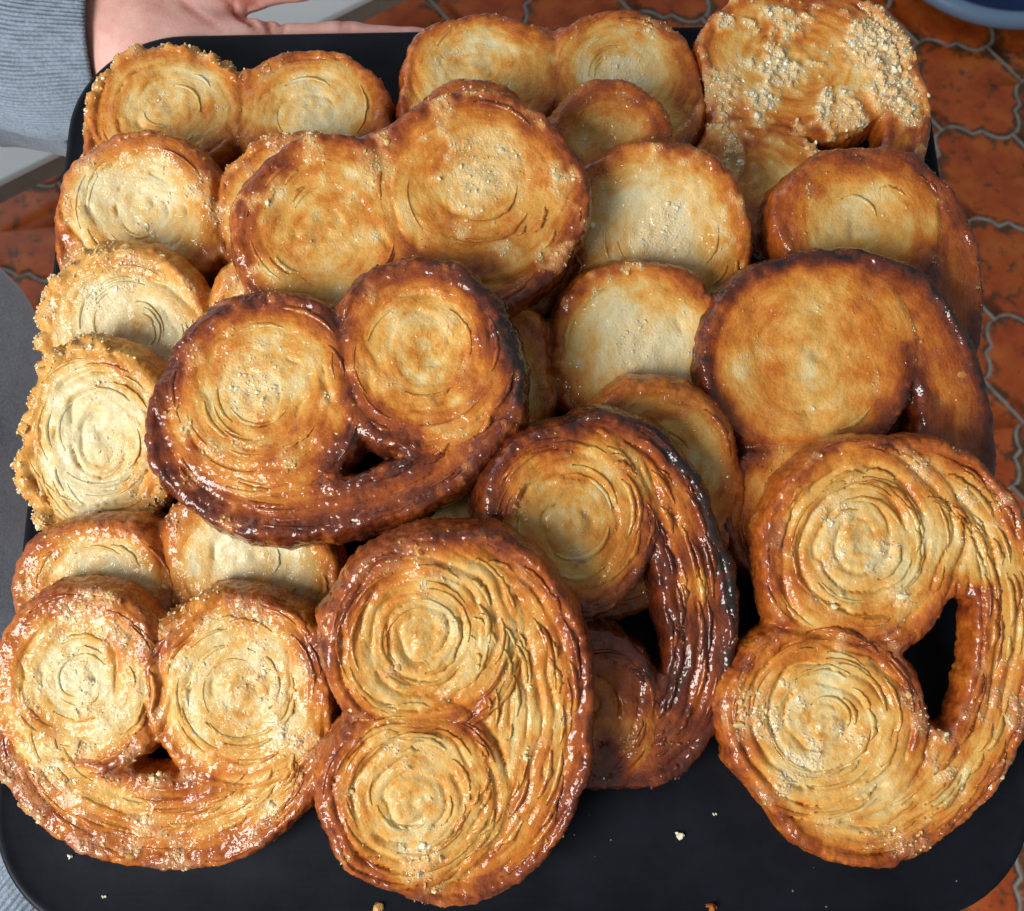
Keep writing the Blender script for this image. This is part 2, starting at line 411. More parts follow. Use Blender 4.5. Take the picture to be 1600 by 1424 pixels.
    for (fa, fw, fn, fl) in st.get('fringe', []):
        da = np.abs((an - R(fa) + math.pi) % (2 * math.pi) - math.pi)
        mk = sstep(R(fw), R(fw) * 0.7, da) * sstep(5.0, 2.0, g['depth']) * sstep(-H0 * 0.7, -H0 * 0.1, z3) * (n[:, 2] > -0.2)
        sp = np.clip(0.35 + N(x / 4.4, y / 4.4, z3 / 4.4) + 0.45 * N(x / 2.1, y / 2.1, z3 / 2.1), 0, 1.2) ** 0.8
        disp = disp + mk * sp * fl * 0.58; fr_m = np.maximum(fr_m, mk * fn)
    br = np.where(fr_m > 0, br * (1 - 0.6 * np.minimum(fr_m / 200, 1)) + 0.22 * np.minimum(fr_m / 200, 1), br)
    V = V + n * disp[:, None].astype(np.float32)
    n = vnormals(V, Q)
    # ----- objects
    root = bpy.data.objects.new('palmier', None); COL.objects.link(root); root.empty_display_size = 0.02
    fl3 = g['flake']
    lab = np.where(g['mL'] > 0.5, np.where(g['isA'], 0, 1), 2)[Q[:, 0]]
    for k, nm in ((0, 'scroll'), (1, 'scroll'), (2, 'outer_band')):
        q = Q[lab == k]
        if len(q) == 0: continue
        ids, inv = np.unique(q, return_inverse=True)
        me = mesh_from(nm, V[ids] * 0.001, inv.reshape(q.shape), PASTRY, dict(brown=br[ids], sugar=sm[ids], flake=fl3[ids]), n[ids])
        link(nm, me, root)
    # ----- single leaves of dough lifting off the coil
    nf = int(st.get('leaves', 30))
    if nf:
        K = 13; tl = np.linspace(0, 1, K)[None]
        lobe = rng.rand(nf) < 0.55; side_ = rng.rand(nf) < 0.5
        RX = np.where(side_, (P['rA'][0] + P['rA'][1]) / 2, (P['rB'][0] + P['rB'][1]) / 2)
        r0 = RX * np.sqrt(rng.uniform(0.06, 0.92, nf)); f0 = rng.uniform(-math.pi, math.pi, nf)
        dl_ = rng.uniform(7, 24, nf) / np.maximum(r0, 6); sgn = np.where(side_, 1, -1)
        ph = f0[:, None] + dl_[:, None] * tl
        rr = r0[:, None] - sgn[:, None] * st.get('pitch', 8.0) * (ph - f0[:, None]) / (2 * math.pi) + 0.5 * rng.randn(nf, 1) * (tl - 0.5)
        cxl = np.where(side_, -s, s)[:, None]
        px = cxl + rr * np.cos(ph); py = rr * np.sin(ph); nxr, nyr = np.cos(ph), np.sin(ph)
        # leaves of the outer band follow its rim
        xle, xre = xl + 8, xr - 8; cxe, XE = (xle + xre) / 2, (xre - xle) / 2
        cye = -(P['b'] - min(P['rA'][1], P['rB'][1])) * 0.5; YE = P['b'] + cye
        ins = rng.uniform(2.5, max(4.0, P['t'] * 0.9), nf); be = rng.uniform(-math.pi * 0.95, -math.pi * 0.05, nf)
        pb = be[:, None] + rng.uniform(8, 26, nf)[:, None] / XE * (tl - 0.5)
        bx = cxe + (XE - ins[:, None]) * np.cos(pb); by = cye + (YE - ins[:, None]) * np.sin(pb)
        px = np.where(lobe[:, None], px, bx); py = np.where(lobe[:, None], py, by)
        nxr = np.where(lobe[:, None], nxr, np.cos(pb)); nyr = np.where(lobe[:, None], nyr, np.sin(pb))
        wd = rng.uniform(0.8, 2.0, nf)[:, None] * np.sin(np.clip(tl, 0.04, 0.96) * math.pi) ** 0.5 * (1 + 0.16 * rng.randn(nf, K)).clip(0.5, 1.5)
        lift = rng.uniform(0.0, 0.75, nf)[:, None] * np.sin(tl * math.pi) * (1 + 0.15 * rng.randn(nf, K))
        ox, oy = px + nxr * wd, py + nyr * wd
        g2 = fields(P, st, N, np.stack([px, ox]).astype(np.float32), np.stack([py, oy]).astype(np.float32))
        z2 = top_height(P, st, N, np.stack([px, ox]).astype(np.float32), np.stack([py, oy]).astype(np.float32), g2, H0)
        okf = (g2['depth'].min(axis=(0, 2)) > 1.6)
        zi = z2[0] - 0.35; zo = np.maximum(z2[1], z2[0] - 0.2) + lift + 0.05
        ring = np.stack([np.stack([px, py, zi], -1), np.stack([ox, oy, zo - 0.12], -1), np.stack([ox + nxr * 0.05, oy + nyr * 0.05, zo + 0.14], -1), np.stack([px, py, zi + 0.45], -1)], 2)[okf]
        nk = len(ring)
        if nk:
            base = (np.arange(nk) * K * 4)[:, None, None] + (np.arange(K - 1) * 4)[None, :, None] + np.arange(4)[None, None]
            nb = (np.arange(nk) * K * 4)[:, None, None] + (np.arange(K - 1) * 4)[None, :, None] + ((np.arange(4) + 1) % 4)[None, None]
            ql = np.stack([base, base + 4, nb + 4, nb], -1).reshape(-1, 4)[:, ::-1]
            e0 = (np.arange(nk) * K * 4)[:, None] + np.arange(4)[None]
            ql = np.concatenate([ql, e0, (e0 + (K - 1) * 4)[:, ::-1]])
            bx_, by_ = ((V[:, 0] - xl) / 1.2).astype(int), ((V[:, 1] - yl) / 1.2).astype(int)
            nbx, nby = bx_.max() + 2, by_.max() + 2; up_ = n[:, 2] > 0.3
            cells = bx_[up_] * nby + by_[up_]
            wsum = np.bincount(cells, minlength=nbx * nby); bs = np.bincount(cells, br[up_], nbx * nby) / np.maximum(wsum, 1)
            lx_ = np.clip(((px[okf] - xl) / 1.2).astype(int), 0, nbx - 1); ly_ = np.clip(((py[okf] - yl) / 1.2).astype(int), 0, nby - 1)
            rl = bs[lx_ * nby + ly_][..., None]
            rl = np.clip(rl + 0.06 * rng.randn(nk, 1, 1) + np.array([0.0, 0.14, 0.10, -0.05])[None, None], 0, 1.3)
            flk = g2['flake'][0][okf][:, :, None] + np.array([0, 0.3, 0.5, 0.8])[None, None, :, None] * np.array([1, 0, 0])[None, None, None]
            vl = ring.reshape(-1, 3).astype(np.float32)
            me = mesh_from('pastry_leaves', vl * 0.001, ql, PASTRY, dict(brown=rl.ravel(), sugar=np.zeros(len(vl)), flake=flk.reshape(-1, 3)))
            link('pastry_leaves', me, root, kind='stuff')
    # ----- sugar crystals and ragged caramel fringe
    wgt = sm ** 1.5 * (n[:, 2] > 0.15) + 0.01 * (n[:, 2] > 0.3) * (0.3 + sug)
    cnt = int(st.get('ncry', 800) * (0.3 + sug))
    pick = rng.choice(len(V), cnt, p=wgt / wgt.sum())
    rad = (np.abs(rng.randn(cnt)) * 0.13 + 0.18) * st.get('cry', 1.0)
    rad = rad * (1 + 0.6 * sm[pick]) * np.where(rng.rand(cnt) < 0.12, 1.8, 1.0)
    pts = V[pick] + n[pick] * (rad * -0.05)[:, None]; bb = np.clip(0.95 * br[pick] * (1 - 0.45 * sm[pick]) + 0.10 * rng.randn(cnt), 0, 1)
    nf = int(0.8 * sum(q[2] for q in st.get('fringe', [])))
    if nf:
        wt = fr_m * (0.2 + np.clip(disp, 0, 3))
        pk = rng.choice(len(V), nf, p=wt / wt.sum())
        rf = 0.26 + 0.42 * rng.rand(nf) ** 2
        pts = np.concatenate([pts, V[pk] + n[pk] * (rf * 0.1)[:, None]]); rad = np.concatenate([rad, rf])
        bb = np.concatenate([bb, np.clip(0.34 + 0.2 * rng.randn(nf), 0, 1)])
    lv, lf, lb = lumps(pts, rad, bb, rng)
    me = mesh_from('sugar_crystals', lv * 0.001, lf, SUGAR, dict(brown=lb), smooth=False)
    link('sugar_crystals', me, root, kind='stuff')
    return root

# ---------------------------------------------------------------- the tiled floor
def grout_material():
    m, nt, b = new_mat('grey_grout'); tc = nd(nt, 'ShaderNodeTexCoord').outputs['Object']
    n = noise(nt, 60, 4, 0.6, tc)
    nt.links.new(ramp(nt, n.outputs[0], [(0.3, (0.24, 0.235, 0.21)), (0.7, (0.42, 0.40, 0.36))]).outputs[0], b.inputs['Base Color'])
    b.inputs['Roughness'].default_value = 0.85
    return m

def tile_material():
    m, nt, b = new_mat('glazed_terracotta'); L = nt.links.new
    tc = nd(nt, 'ShaderNodeTexCoord').outputs['Object']; oi = nd(nt, 'ShaderNodeObjectInfo')
    mp = nd(nt, 'ShaderNodeVectorMath', operation='ADD'); L(tc, mp.inputs[0])
    cx = nd(nt, 'ShaderNodeCombineXYZ'); L(mth(nt, 'MULTIPLY', oi.outputs['Random'], 7.0), cx.inputs[0]); L(mth(nt, 'MULTIPLY', oi.outputs['Random'], 3.0), cx.inputs[2]); L(cx.outputs[0], mp.inputs[1])
    c = mp.outputs[0]
    n1 = noise(nt, 22, 4, 0.6, c); n2 = noise(nt, 52, 4, 0.7, c)
    edge = nd(nt, 'ShaderNodeAttribute', attribute_name='edge').outputs['Fac']
    base = ramp(nt, n1.outputs[0], [(0.3, (0.36, 0.052, 0.009)), (0.5, (0.52, 0.092, 0.012)), (0.72, (0.60, 0.155, 0.026))])
    k = mth(nt, 'ADD', mth(nt, 'MULTIPLY', n2.outputs[0], 1.0), mth(nt, 'MULTIPLY', edge, 0.16))
    k = mth(nt, 'ADD', k, mth(nt, 'MULTIPLY', mth(nt, 'SUBTRACT', oi.outputs['Random'], 0.5), 0.10))
    sp = ramp(nt, k, [(0.565, (0, 0, 0)), (0.68, (0.85, 0.85, 0.85))])
    mx = nd(nt, 'ShaderNodeMix', data_type='RGBA'); L(sp.outputs[0], mx.inputs[0]); L(base.outputs[0], mx.inputs[6]); mx.inputs[7].default_value = (0.045, 0.040, 0.016, 1)
    L(mx.outputs[2], b.inputs['Base Color']); b.inputs['Roughness'].default_value = 0.38
    bp = nd(nt, 'ShaderNodeBump'); bp.inputs['Strength'].default_value = 0.3; bp.inputs['Distance'].default_value = 0.002
    L(n1.outputs[0], bp.inputs['Height']); L(bp.outputs[0], b.inputs['Normal'])
    return m

GROUT, TILE = grout_material(), tile_material()
fl = mesh_from('floor', np.array([(-6, -6, -0.0018), (6, -6, -0.0018), (6, 6, -0.0018), (-6, 6, -0.0018)]), np.array([[0, 1, 2, 3]]), GROUT, smooth=False)
floor = link('floor', fl, kind='structure')

TA = np.array((0.6018, 1.0046)); TH_ = np.array((0.1015, -0.0079)); TD = np.array((0.0448, -0.0590)); TV = np.array((-0.0257, -0.0907))
T1, T2 = TH_ + TD, TD + TV
SPROF = [(0.0, 0.0), (0.05, .045), (.12, .066), (.20, .068), (.28, .052), (.36, .015), (.43, -.034), (.57, .034), (.64, -.015), (.72, -.052), (.80, -.068), (.88, -.066), (.95, -.045)]
def scurve(a, e, sg):
    nrm = np.array((-e[1], e[0])) * sg
    return [a + e * t + nrm * o for t, o in SPROF]
def tile_outline():
    a = np.zeros(2); h, d, v = TH_, TD, TV
    top = scurve(a, h, 1.0); right = scurve(h + d, v, -1.0)
    bottom = [q + T2 for q in top[1:]][::-1]; left = [q - T1 for q in right[1:]][::-1]
    pts = top + [h] + right + [T1 + v] + bottom + [T2] + [T2 - d] + left
    c = (T1 + T2) / 2
    return np.array(pts) - c, c
def make_tile_mesh():
    p, c = tile_outline(); n = len(p)
    if np.sum(p[:, 0] * np.roll(p[:, 1], -1) - p[:, 1] * np.roll(p[:, 0], -1)) < 0: p = p[::-1]
    t = np.roll(p, -1, 0) - np.roll(p, 1, 0); t /= np.linalg.norm(t, axis=1, keepdims=True)
    nin = np.stack([-t[:, 1], t[:, 0]], 1)
    rings = [(p + nin * 0.0023, -0.005), (p + nin * 0.0027, -0.0008), (p + nin * 0.0046, 0.0), (p * 0.80, 0.0004)]
    V = [(x, y, z) for q, z in rings for x, y in q]
    F = []
    for r_ in range(3):
        for i in range(n): F.append((r_ * n + i, r_ * n + (i + 1) % n, (r_ + 1) * n + (i + 1) % n, (r_ + 1) * n + i))
    F.append(tuple(range(3 * n, 4 * n)))
    me = bpy.data.meshes.new('tile'); me.from_pydata(V, [], F); me.update()
    me.polygons.foreach_set('use_smooth', [True] * (3 * n) + [True])
    at = me.attributes.new('edge', 'FLOAT', 'POINT'); at.data.foreach_set('value', [1.0] * (3 * n) + [0.0] * n)
    me.materials.append(TILE)
    return me, c
tile_me, tile_c = make_tile_mesh()
rt = random.Random(4)
for i in range(-14, 12):
    for j in range(-14, 22):
        c = TA + T1 * i + T2 * j + tile_c
        if not (-0.95 < c[0] < 1.05 and -0.42 < c[1] < 1.25): continue
        o = link('tile', tile_me, floor); o.location = (c[0], c[1], rt.uniform(-0.0006, 0.0006))

# ---------------------------------------------------------------- white table behind the hand, blue tub on the floor
def plain(name, col, rough, spec=0.5, var=0.0, scale=20):
    m, nt, b = new_mat(name)
    if var:
        tc = nd(nt, 'ShaderNodeTexCoord').outputs['Object']; n = noise(nt, scale, 4, 0.6, tc)
        c0 = tuple(v * (1 - var) for v in col); c1 = tuple(min(1, v * (1 + var)) for v in col)
        nt.links.new(ramp(nt, n.outputs[0], [(0.3, c0), (0.7, c1)]).outputs[0], b.inputs['Base Color'])
    else: b.inputs['Base Color'].default_value = (*col, 1)
    b.inputs['Roughness'].default_value = rough; b.inputs['Specular IOR Level'].default_value = spec
    return m

import bmesh
def rounded_box(name, mat, size, bev, seg=3):
    bm = bmesh.new(); bmesh.ops.create_cube(bm, size=1)
    bmesh.ops.scale(bm, vec=size, verts=bm.verts)
    bmesh.ops.bevel(bm, geom=bm.edges[:], offset=bev, segments=seg, affect='EDGES', profile=0.5)
    me = bpy.data.meshes.new(name); bm.to_mesh(me); bm.free(); me.materials.append(mat)
    for p in me.polygons: p.use_smooth = False
    return me
tb = bpy.data.objects.new('table', None); COL.objects.link(tb)
ea, eb = Vector((-0.3677, 0.3145)), Vector((-0.1118, 0.4719)); ed = (eb - ea).normalized(); en = Vector((-ed.y, ed.x))
ang = math.atan2(ed.y, ed.x); mid = (ea + eb) / 2 + en * 0.40 - ed * 0.25
tb.location = (mid.x, mid.y, 0.0); tb.rotation_euler = (0, 0, ang)
tb['label'] = 'white topped table standing behind the hand and grey sleeve'; tb['category'] = 'table'
WHITE = plain('white_laminate', (0.90, 0.92, 0.92), 0.35, var=0.02); EDGE = plain('grey_table_edge', (0.30, 0.27, 0.23), 0.6, var=0.15, scale=40)
o = link('tabletop', rounded_box('tabletop', WHITE, (1.25, 0.80, 0.006), 0.002), tb); o.location = (0, 0, 0.747)
o = link('edge_band', rounded_box('edge_band', EDGE, (1.244, 0.794, 0.022), 0.003), tb); o.location = (0, 0, 0.7328)
for sx in (-1, 1):
    for sy in (-1, 1):
        o = link('leg', rounded_box('leg', WHITE, (0.045, 0.045, 0.722), 0.004), tb); o.location = (sx * 0.35 - 0.1, sy * 0.18 + 0.1, 0.361)

def lathe(name, prof, mat, seg=64):
    V = []; F = []
    for r_, z in prof:
        for i in range(seg):
            a = 2 * math.pi * i / seg; V.append((r_ * math.cos(a), r_ * math.sin(a), z))
    for k in range(len(prof) - 1):
        for i in range(seg):
            F.append((k * seg + i, k * seg + (i + 1) % seg, (k + 1) * seg + (i + 1) % seg, (k + 1) * seg + i))
    return mesh_from(name, np.array(V), np.array(F), mat)
tub = bpy.data.objects.new('tub', None); COL.objects.link(tub); tub.location = (0.735, 1.195, 0.0)
tub['label'] = 'deep blue round tub on the tiled floor beyond the tray corner'; tub['category'] = 'tub'
link('basin', lathe('basin', [(0.001, 0.004), (0.165, 0.004), (0.188, 0.050), (0.182, 0.052), (0.16, 0.012), (0.001, 0.010)], plain('navy_plastic', (0.012, 0.035, 0.14), 0.4, var=0.1)), tub)
link('rim', lathe('rim', [(0.181, 0.049), (0.182, 0.058), (0.190, 0.060), (0.199, 0.054), (0.202, 0.044), (0.198, 0.038), (0.184, 0.042), (0.181, 0.049)], plain('pale_blue_plastic', (0.20, 0.32, 0.48), 0.4)), tub)

# ---------------------------------------------------------------- baking tray
def tray_material():
    m, nt, b = new_mat('black_nonstick_steel'); L = nt.links.new
    tc = nd(nt, 'ShaderNodeTexCoord').outputs['Object']
    n1 = noise(nt, 35, 5, 0.65, tc); n2 = noise(nt, 900, 2, 0.5, tc)
    mp = nd(nt, 'ShaderNodeMapping'); L(tc, mp.inputs[0]); mp.inputs['Scale'].default_value = (30, 700, 30); mp.inputs['Rotation'].default_value = (0, 0, 0.3)
    n3 = noise(nt, 1, 3, 0.6, mp.outputs[0])
    base = ramp(nt, n1.outputs[0], [(0.3, (0.004, 0.005, 0.008)), (0.7, (0.008, 0.010, 0.016))])
    vo = nd(nt, 'ShaderNodeTexVoronoi'); vo.inputs['Scale'].default_value = 170; L(tc, vo.inputs['Vector'])     # sugar dust
    n5 = noise(nt, 14, 3, 0.6, tc)
    dust = mth(nt, 'MULTIPLY', mth(nt, 'LESS_THAN', vo.outputs['Distance'], 0.055), mth(nt, 'GREATER_THAN', n5.outputs[0], 0.56))
    mx = nd(nt, 'ShaderNodeMix', data_type='RGBA'); L(mth(nt, 'MULTIPLY', dust, 0.45), mx.inputs[0]); L(base.outputs[0], mx.inputs[6]); mx.inputs[7].default_value = (0.45, 0.42, 0.36, 1)
    L(mx.outputs[2], b.inputs['Base Color'])
    r = mth(nt, 'ADD', mth(nt, 'MULTIPLY', n1.outputs[0], 0.22), mth(nt, 'MULTIPLY', n3.outputs[0], 0.16)); L(mth(nt, 'ADD', r, 0.26), b.inputs['Roughness'])
    b.inputs['Specular IOR Level'].default_value = 0.17
    bp = nd(nt, 'ShaderNodeBump'); bp.inputs['Strength'].default_value = 0.10; bp.inputs['Distance'].default_value = 0.0002
    L(n2.outputs[0], bp.inputs['Height']); L(bp.outputs[0], b.inputs['Normal'])
    return m
def rrect(hx, hy, r_, seg=14):
    return [(sx * (hx - r_) + r_ * math.cos(a), sy * (hy - r_) + r_ * math.sin(a)) for (sx, sy, a0) in ((1, 1, 0), (-1, 1, 90), (-1, -1, 180), (1, -1, 270)) for a in [R(a0 + 90 * i / seg) for i in range(seg + 1)]]
TRAY = tray_material()
HX, HY, RC = 0.1835, 0.1835, 0.047
prof = [(-0.016, -0.0022), (-0.004, -0.0022), (-0.0012, -0.0017), (0.0, -0.0004), (-0.0006, 0.0010), (-0.0018, 0.0014), (-0.0032, 0.0009), (-0.006, 0.0), (-0.02, 0.0)]
V = []; F = []; n = 60
for d, z in prof:
    V += [(x, y, z) for x, y in rrect(HX + d, HY + d, RC + d)]
for k in range(len(prof) - 1):
    for i in range(n): F.append((k * n + i, k * n + (i + 1) % n, (k + 1) * n + (i + 1) % n, (k + 1) * n + i))
F.append(tuple(range((len(prof) - 1) * n, len(prof) * n))); F.append(tuple(range(n - 1, -1, -1)))
me = bpy.data.meshes.new('baking_tray'); me.from_pydata(V, [], F); me.update(); me.materials.append(TRAY)
for p in me.polygons: p.use_smooth = len(p.vertices) == 4
tray = link('baking_tray', me); tray.location = (-0.002, 0.0125, TRAY_Z); tray.rotation_euler = (0, 0, R(1.2))
tray['label'] = 'flat black baking tray with rounded corners carrying the pile of pastries'; tray['category'] = 'baking tray'

# ---------------------------------------------------------------- the person holding the tray: hand and arm, sleeves, trousers
def skin_material():
    m, nt, b = new_mat('skin'); L = nt.links.new
    tc = nd(nt, 'ShaderNodeTexCoord').outputs['Object']
    n1 = noise(nt, 70, 5, 0.7, tc); n2 = noise(nt, 900, 3, 0.6, tc)
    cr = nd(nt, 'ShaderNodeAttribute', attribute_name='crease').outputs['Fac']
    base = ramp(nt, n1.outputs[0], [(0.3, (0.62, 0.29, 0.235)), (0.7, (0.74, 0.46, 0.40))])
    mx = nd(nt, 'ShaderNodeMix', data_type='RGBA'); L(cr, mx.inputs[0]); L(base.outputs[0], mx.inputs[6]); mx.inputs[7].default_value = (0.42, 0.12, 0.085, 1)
    L(mx.outputs[2], b.inputs['Base Color']); b.inputs['Roughness'].default_value = 0.5
    b.inputs['Subsurface Weight'].default_value = 0.25; b.inputs['Subsurface Scale'].default_value = 0.006; b.inputs['Subsurface Radius'].default_value = (1, 0.35, 0.2)
    bp = nd(nt, 'ShaderNodeBump'); bp.inputs['Strength'].default_value = 0.3; bp.inputs['Distance'].default_value = 0.0006
    L(n2.outputs[0], bp.inputs['Height']); L(bp.outputs[0], b.inputs['Normal'])
    return m
def capsules(X, Y, Z, segs, k):
    F = None
    for p, q, r1, r2 in segs:
        p = np.array(p, np.float32); q = np.array(q, np.float32); d = q - p
        t = np.clip(((X - p[0]) * d[0] + (Y - p[1]) * d[1] + (Z - p[2]) * d[2]) / (d @ d), 0, 1)
        c = np.sqrt((X - p[0] - t * d[0]) ** 2 + (Y - p[1] - t * d[1]) ** 2 + (Z - p[2] - t * d[2]) ** 2) - (r1 + (r2 - r1) * t)
        F = c if F is None else smin(F, c, k)
    return F
W0, W1, HEEL = (-330, 224, 1026), (-226, 216, 1036), (-178, 215, 1043)
TB, TM, TI, TT = (-156, 229, 1052), (-121, 231, 1059), (-97, 230.5, 1063), (-78, 232.5, 1064)
IM, IP, ID, IT = (-116, 198, 1051), (-73.4, 200.3, 1055.5), (-43, 196.5, 1057.6), (-19, 194.5, 1058)
palm = [(W0, W1, 36, 27), (W1, HEEL, 27, 23), (HEEL, TB, 22, 18), (HEEL, IM, 22, 14), (HEEL, (-114, 172, 1050), 22, 14), (HEEL, (-119, 151, 1049), 21, 13), (HEEL, (-128, 132, 1048), 20, 12), ((-165, 190, 1047), (-150, 160, 1047), 18, 16)]
fingers = [[(TB, TM, 18, 12.5), (TM, TI, 12.2, 10.2), (TI, TT, 10.4, 7.6)],
           [(IM, IP, 13, 9.8), (IP, ID, 9.4, 8.2), (ID, IT, 8.2, 6.8)],
           [((-114, 172, 1050), (-68, 174, 1054), 13, 10), ((-68, 174, 1054), (-36, 172, 1057), 9.6, 8.4), ((-36, 172, 1057), (-12, 170, 1058), 8.4, 7)],
           [((-119, 151, 1049), (-77, 148, 1054), 12, 9.6), ((-77, 148, 1054), (-47, 146, 1057), 9.2, 8), ((-47, 146, 1057), (-24, 144, 1058), 8, 6.8)],
           [((-128, 132, 1048), (-97, 125, 1055), 11, 8.4), ((-97, 125, 1055), (-75, 121, 1058), 8, 7), ((-75, 121, 1058), (-58, 118, 1059), 7, 6)]]
hh = 2.0
g0 = (-345, 100, 985); gx = np.arange(g0[0], 0, hh); gy = np.arange(g0[1], 272, hh); gz = np.arange(g0[2], 1082, hh)
X, Y, Z = np.meshgrid(gx.astype(np.float32), gy.astype(np.float32), gz.astype(np.float32), indexing='ij')
Fh = capsules(X, Y, Z, palm, 14.0)
for fg in fingers: Fh = smin(Fh, capsules(X, Y, Z, fg, 3.0), 7.0)
Vh, Qh = surface_nets(Fh, g0, hh, hh)
Vh = smooth_mesh(Vh, Qh, 4, 0.5); nh = vnormals(Vh, Qh)
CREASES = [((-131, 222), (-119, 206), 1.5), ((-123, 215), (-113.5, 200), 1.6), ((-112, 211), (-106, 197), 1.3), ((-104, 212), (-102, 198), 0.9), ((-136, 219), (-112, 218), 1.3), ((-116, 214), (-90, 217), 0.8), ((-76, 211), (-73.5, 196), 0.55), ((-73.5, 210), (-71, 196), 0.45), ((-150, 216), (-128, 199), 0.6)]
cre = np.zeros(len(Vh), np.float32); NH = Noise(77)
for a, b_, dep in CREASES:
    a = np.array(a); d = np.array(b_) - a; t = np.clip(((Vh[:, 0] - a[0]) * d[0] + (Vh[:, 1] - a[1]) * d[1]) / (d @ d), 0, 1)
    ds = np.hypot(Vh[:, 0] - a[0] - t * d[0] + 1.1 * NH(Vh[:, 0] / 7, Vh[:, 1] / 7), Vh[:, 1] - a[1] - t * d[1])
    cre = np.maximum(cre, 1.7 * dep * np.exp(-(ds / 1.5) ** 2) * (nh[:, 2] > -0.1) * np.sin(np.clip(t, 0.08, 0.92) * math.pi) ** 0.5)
Vh = Vh - nh * cre[:, None]
Vh += nh * (0.35 * NH(Vh[:, 0] / 9, Vh[:, 1] / 9, Vh[:, 2] / 9))[:, None]
nh = vnormals(Vh, Qh)
person = link('person', mesh_from('person', Vh * 0.001, Qh, skin_material(), dict(crease=np.clip(cre * 0.6, 0, 1)), nh))
person['label'] = 'person in grey ribbed sweatshirt whose palm and thumb support the tray from below'; person['category'] = 'person'

def knit_material(name, col, rib):
    m, nt, b = new_mat(name); L = nt.links.new
    tc = nd(nt, 'ShaderNodeTexCoord').outputs['Object']
    n1 = noise(nt, 700, 3, 0.7, tc); n2 = noise(nt, 30, 3, 0.6, tc)
    f = mth(nt, 'ADD', mth(nt, 'MULTIPLY', n1.outputs[0], 0.7), mth(nt, 'MULTIPLY', n2.outputs[0], 0.3))
    base = ramp(nt, f, [(0.33, tuple(c * 0.62 for c in col)), (0.5, col), (0.68, tuple(min(1, c * 1.35) for c in col))])
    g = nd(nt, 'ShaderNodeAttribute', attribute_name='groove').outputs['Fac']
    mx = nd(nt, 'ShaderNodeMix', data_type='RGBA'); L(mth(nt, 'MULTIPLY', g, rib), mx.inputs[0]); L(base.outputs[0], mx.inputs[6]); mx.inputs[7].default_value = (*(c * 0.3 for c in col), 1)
    L(mx.outputs[2], b.inputs['Base Color']); b.inputs['Roughness'].default_value = 0.92; b.inputs['Specular IOR Level'].default_value = 0.2
    b.inputs['Sheen Weight'].default_value = 0.25
    bp = nd(nt, 'ShaderNodeBump'); bp.inputs['Strength'].default_value = 0.6; bp.inputs['Distance'].default_value = 0.0012
    L(n1.outputs[0], bp.inputs['Height']); L(bp.outputs[0], b.inputs['Normal'])
    return m
def cloth_tube(name, path, radii, mat, parent, seg=160, rows=60, ribs=0, ribdepth=0.0007, wrinkle=0.004, seed=5, turn_in=True, squash=1.0):
    """A sleeve or trouser leg: a tube along a path with ribs, wrinkles and an end hem turned inwards."""
    Nn = Noise(seed); path = np.array(path, float); k = len(path)
    tt = np.linspace(0, k - 1, rows); i0 = np.minimum(tt.astype(int), k - 2); ft = tt - i0; ft = ft * ft * (3 - 2 * ft) if False else ft
    C0 = path[i0] * (1 - ft)[:, None] + path[i0 + 1] * ft[:, None]
    for _ in range(6): C0[1:-1] = (C0[:-2] + C0[1:-1] * 2 + C0[2:]) / 4
    ra = np.interp(tt, np.arange(k), radii)
    T = np.gradient(C0, axis=0); T /= np.linalg.norm(T, axis=1, keepdims=True)
    upv = np.array([0, 0, 1.0]) if abs(T[0][2]) < 0.7 else np.array([0, 1.0, 0])
    U = np.cross(upv[None], T); U /= np.linalg.norm(U, axis=1, keepdims=True); Wv = np.cross(T, U)
    a = np.linspace(0, 2 * math.pi, seg, endpoint=False)
    L_ = np.concatenate([[0], np.cumsum(np.linalg.norm(np.diff(C0, axis=0), axis=1))])
    ca, sa = np.cos(a), np.sin(a)
    wr = Nn(ca[None] * 1.6 + 3, sa[None] * 1.6, L_[:, None] / 0.022) + 0.6 * Nn(ca[None] * 3, sa[None] * 3 + 5, L_[:, None] / 0.012)
    rr = ra[:, None] + wrinkle * wr
    gro = np.zeros_like(rr)
    if ribs:
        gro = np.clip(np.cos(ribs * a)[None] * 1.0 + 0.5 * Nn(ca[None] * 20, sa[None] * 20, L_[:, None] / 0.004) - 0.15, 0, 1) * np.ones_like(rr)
        rr = rr - ribdepth * gro
    V = C0[:, None] + (U[:, None] * ca[None, :, None] + Wv[:, None] * sa[None, :, None] * squash) * rr[..., None]
    rows_ = [V[i] for i in range(rows)]; gr = [gro[i] for i in range(rows)]
    if turn_in:
        for s_, dl in ((0.975, 0.0018), (0.93, 0.0010), (0.90, -0.002), (0.88, -0.02)):
            rows_.append(C0[-1][None] + (V[-1] - C0[-1]) * s_ + T[-1][None] * dl); gr.append(gro[-1] * 0.5)
    V = np.concatenate(rows_); nr = len(rows_)
    idx = np.arange(nr * seg).reshape(nr, seg)
    Q = np.stack([idx[:-1], np.roll(idx[:-1], -1, 1), np.roll(idx[1:], -1, 1), idx[1:]], -1).reshape(-1, 4)
    me = mesh_from(name, V, Q, mat, dict(groove=np.concatenate(gr)))
    return link(name, me, parent)
KNIT = knit_material('grey_rib_knit', (0.24, 0.295, 0.37), 0.75); JERSEY = knit_material('grey_jersey', (0.17, 0.20, 0.25), 0.0); TROUSER = knit_material('grey_trouser_cloth', (0.66, 0.72, 0.80), 0.0)
sl = cloth_tube('sleeve', [(-0.42, 0.280, 0.985), (-0.32, 0.258, 0.990), (-0.25, 0.236, 0.998), (-0.200, 0.216, 1.006)], (0.046, 0.045, 0.044, 0.040), JERSEY, person, rows=50, wrinkle=0.0035, seed=8)
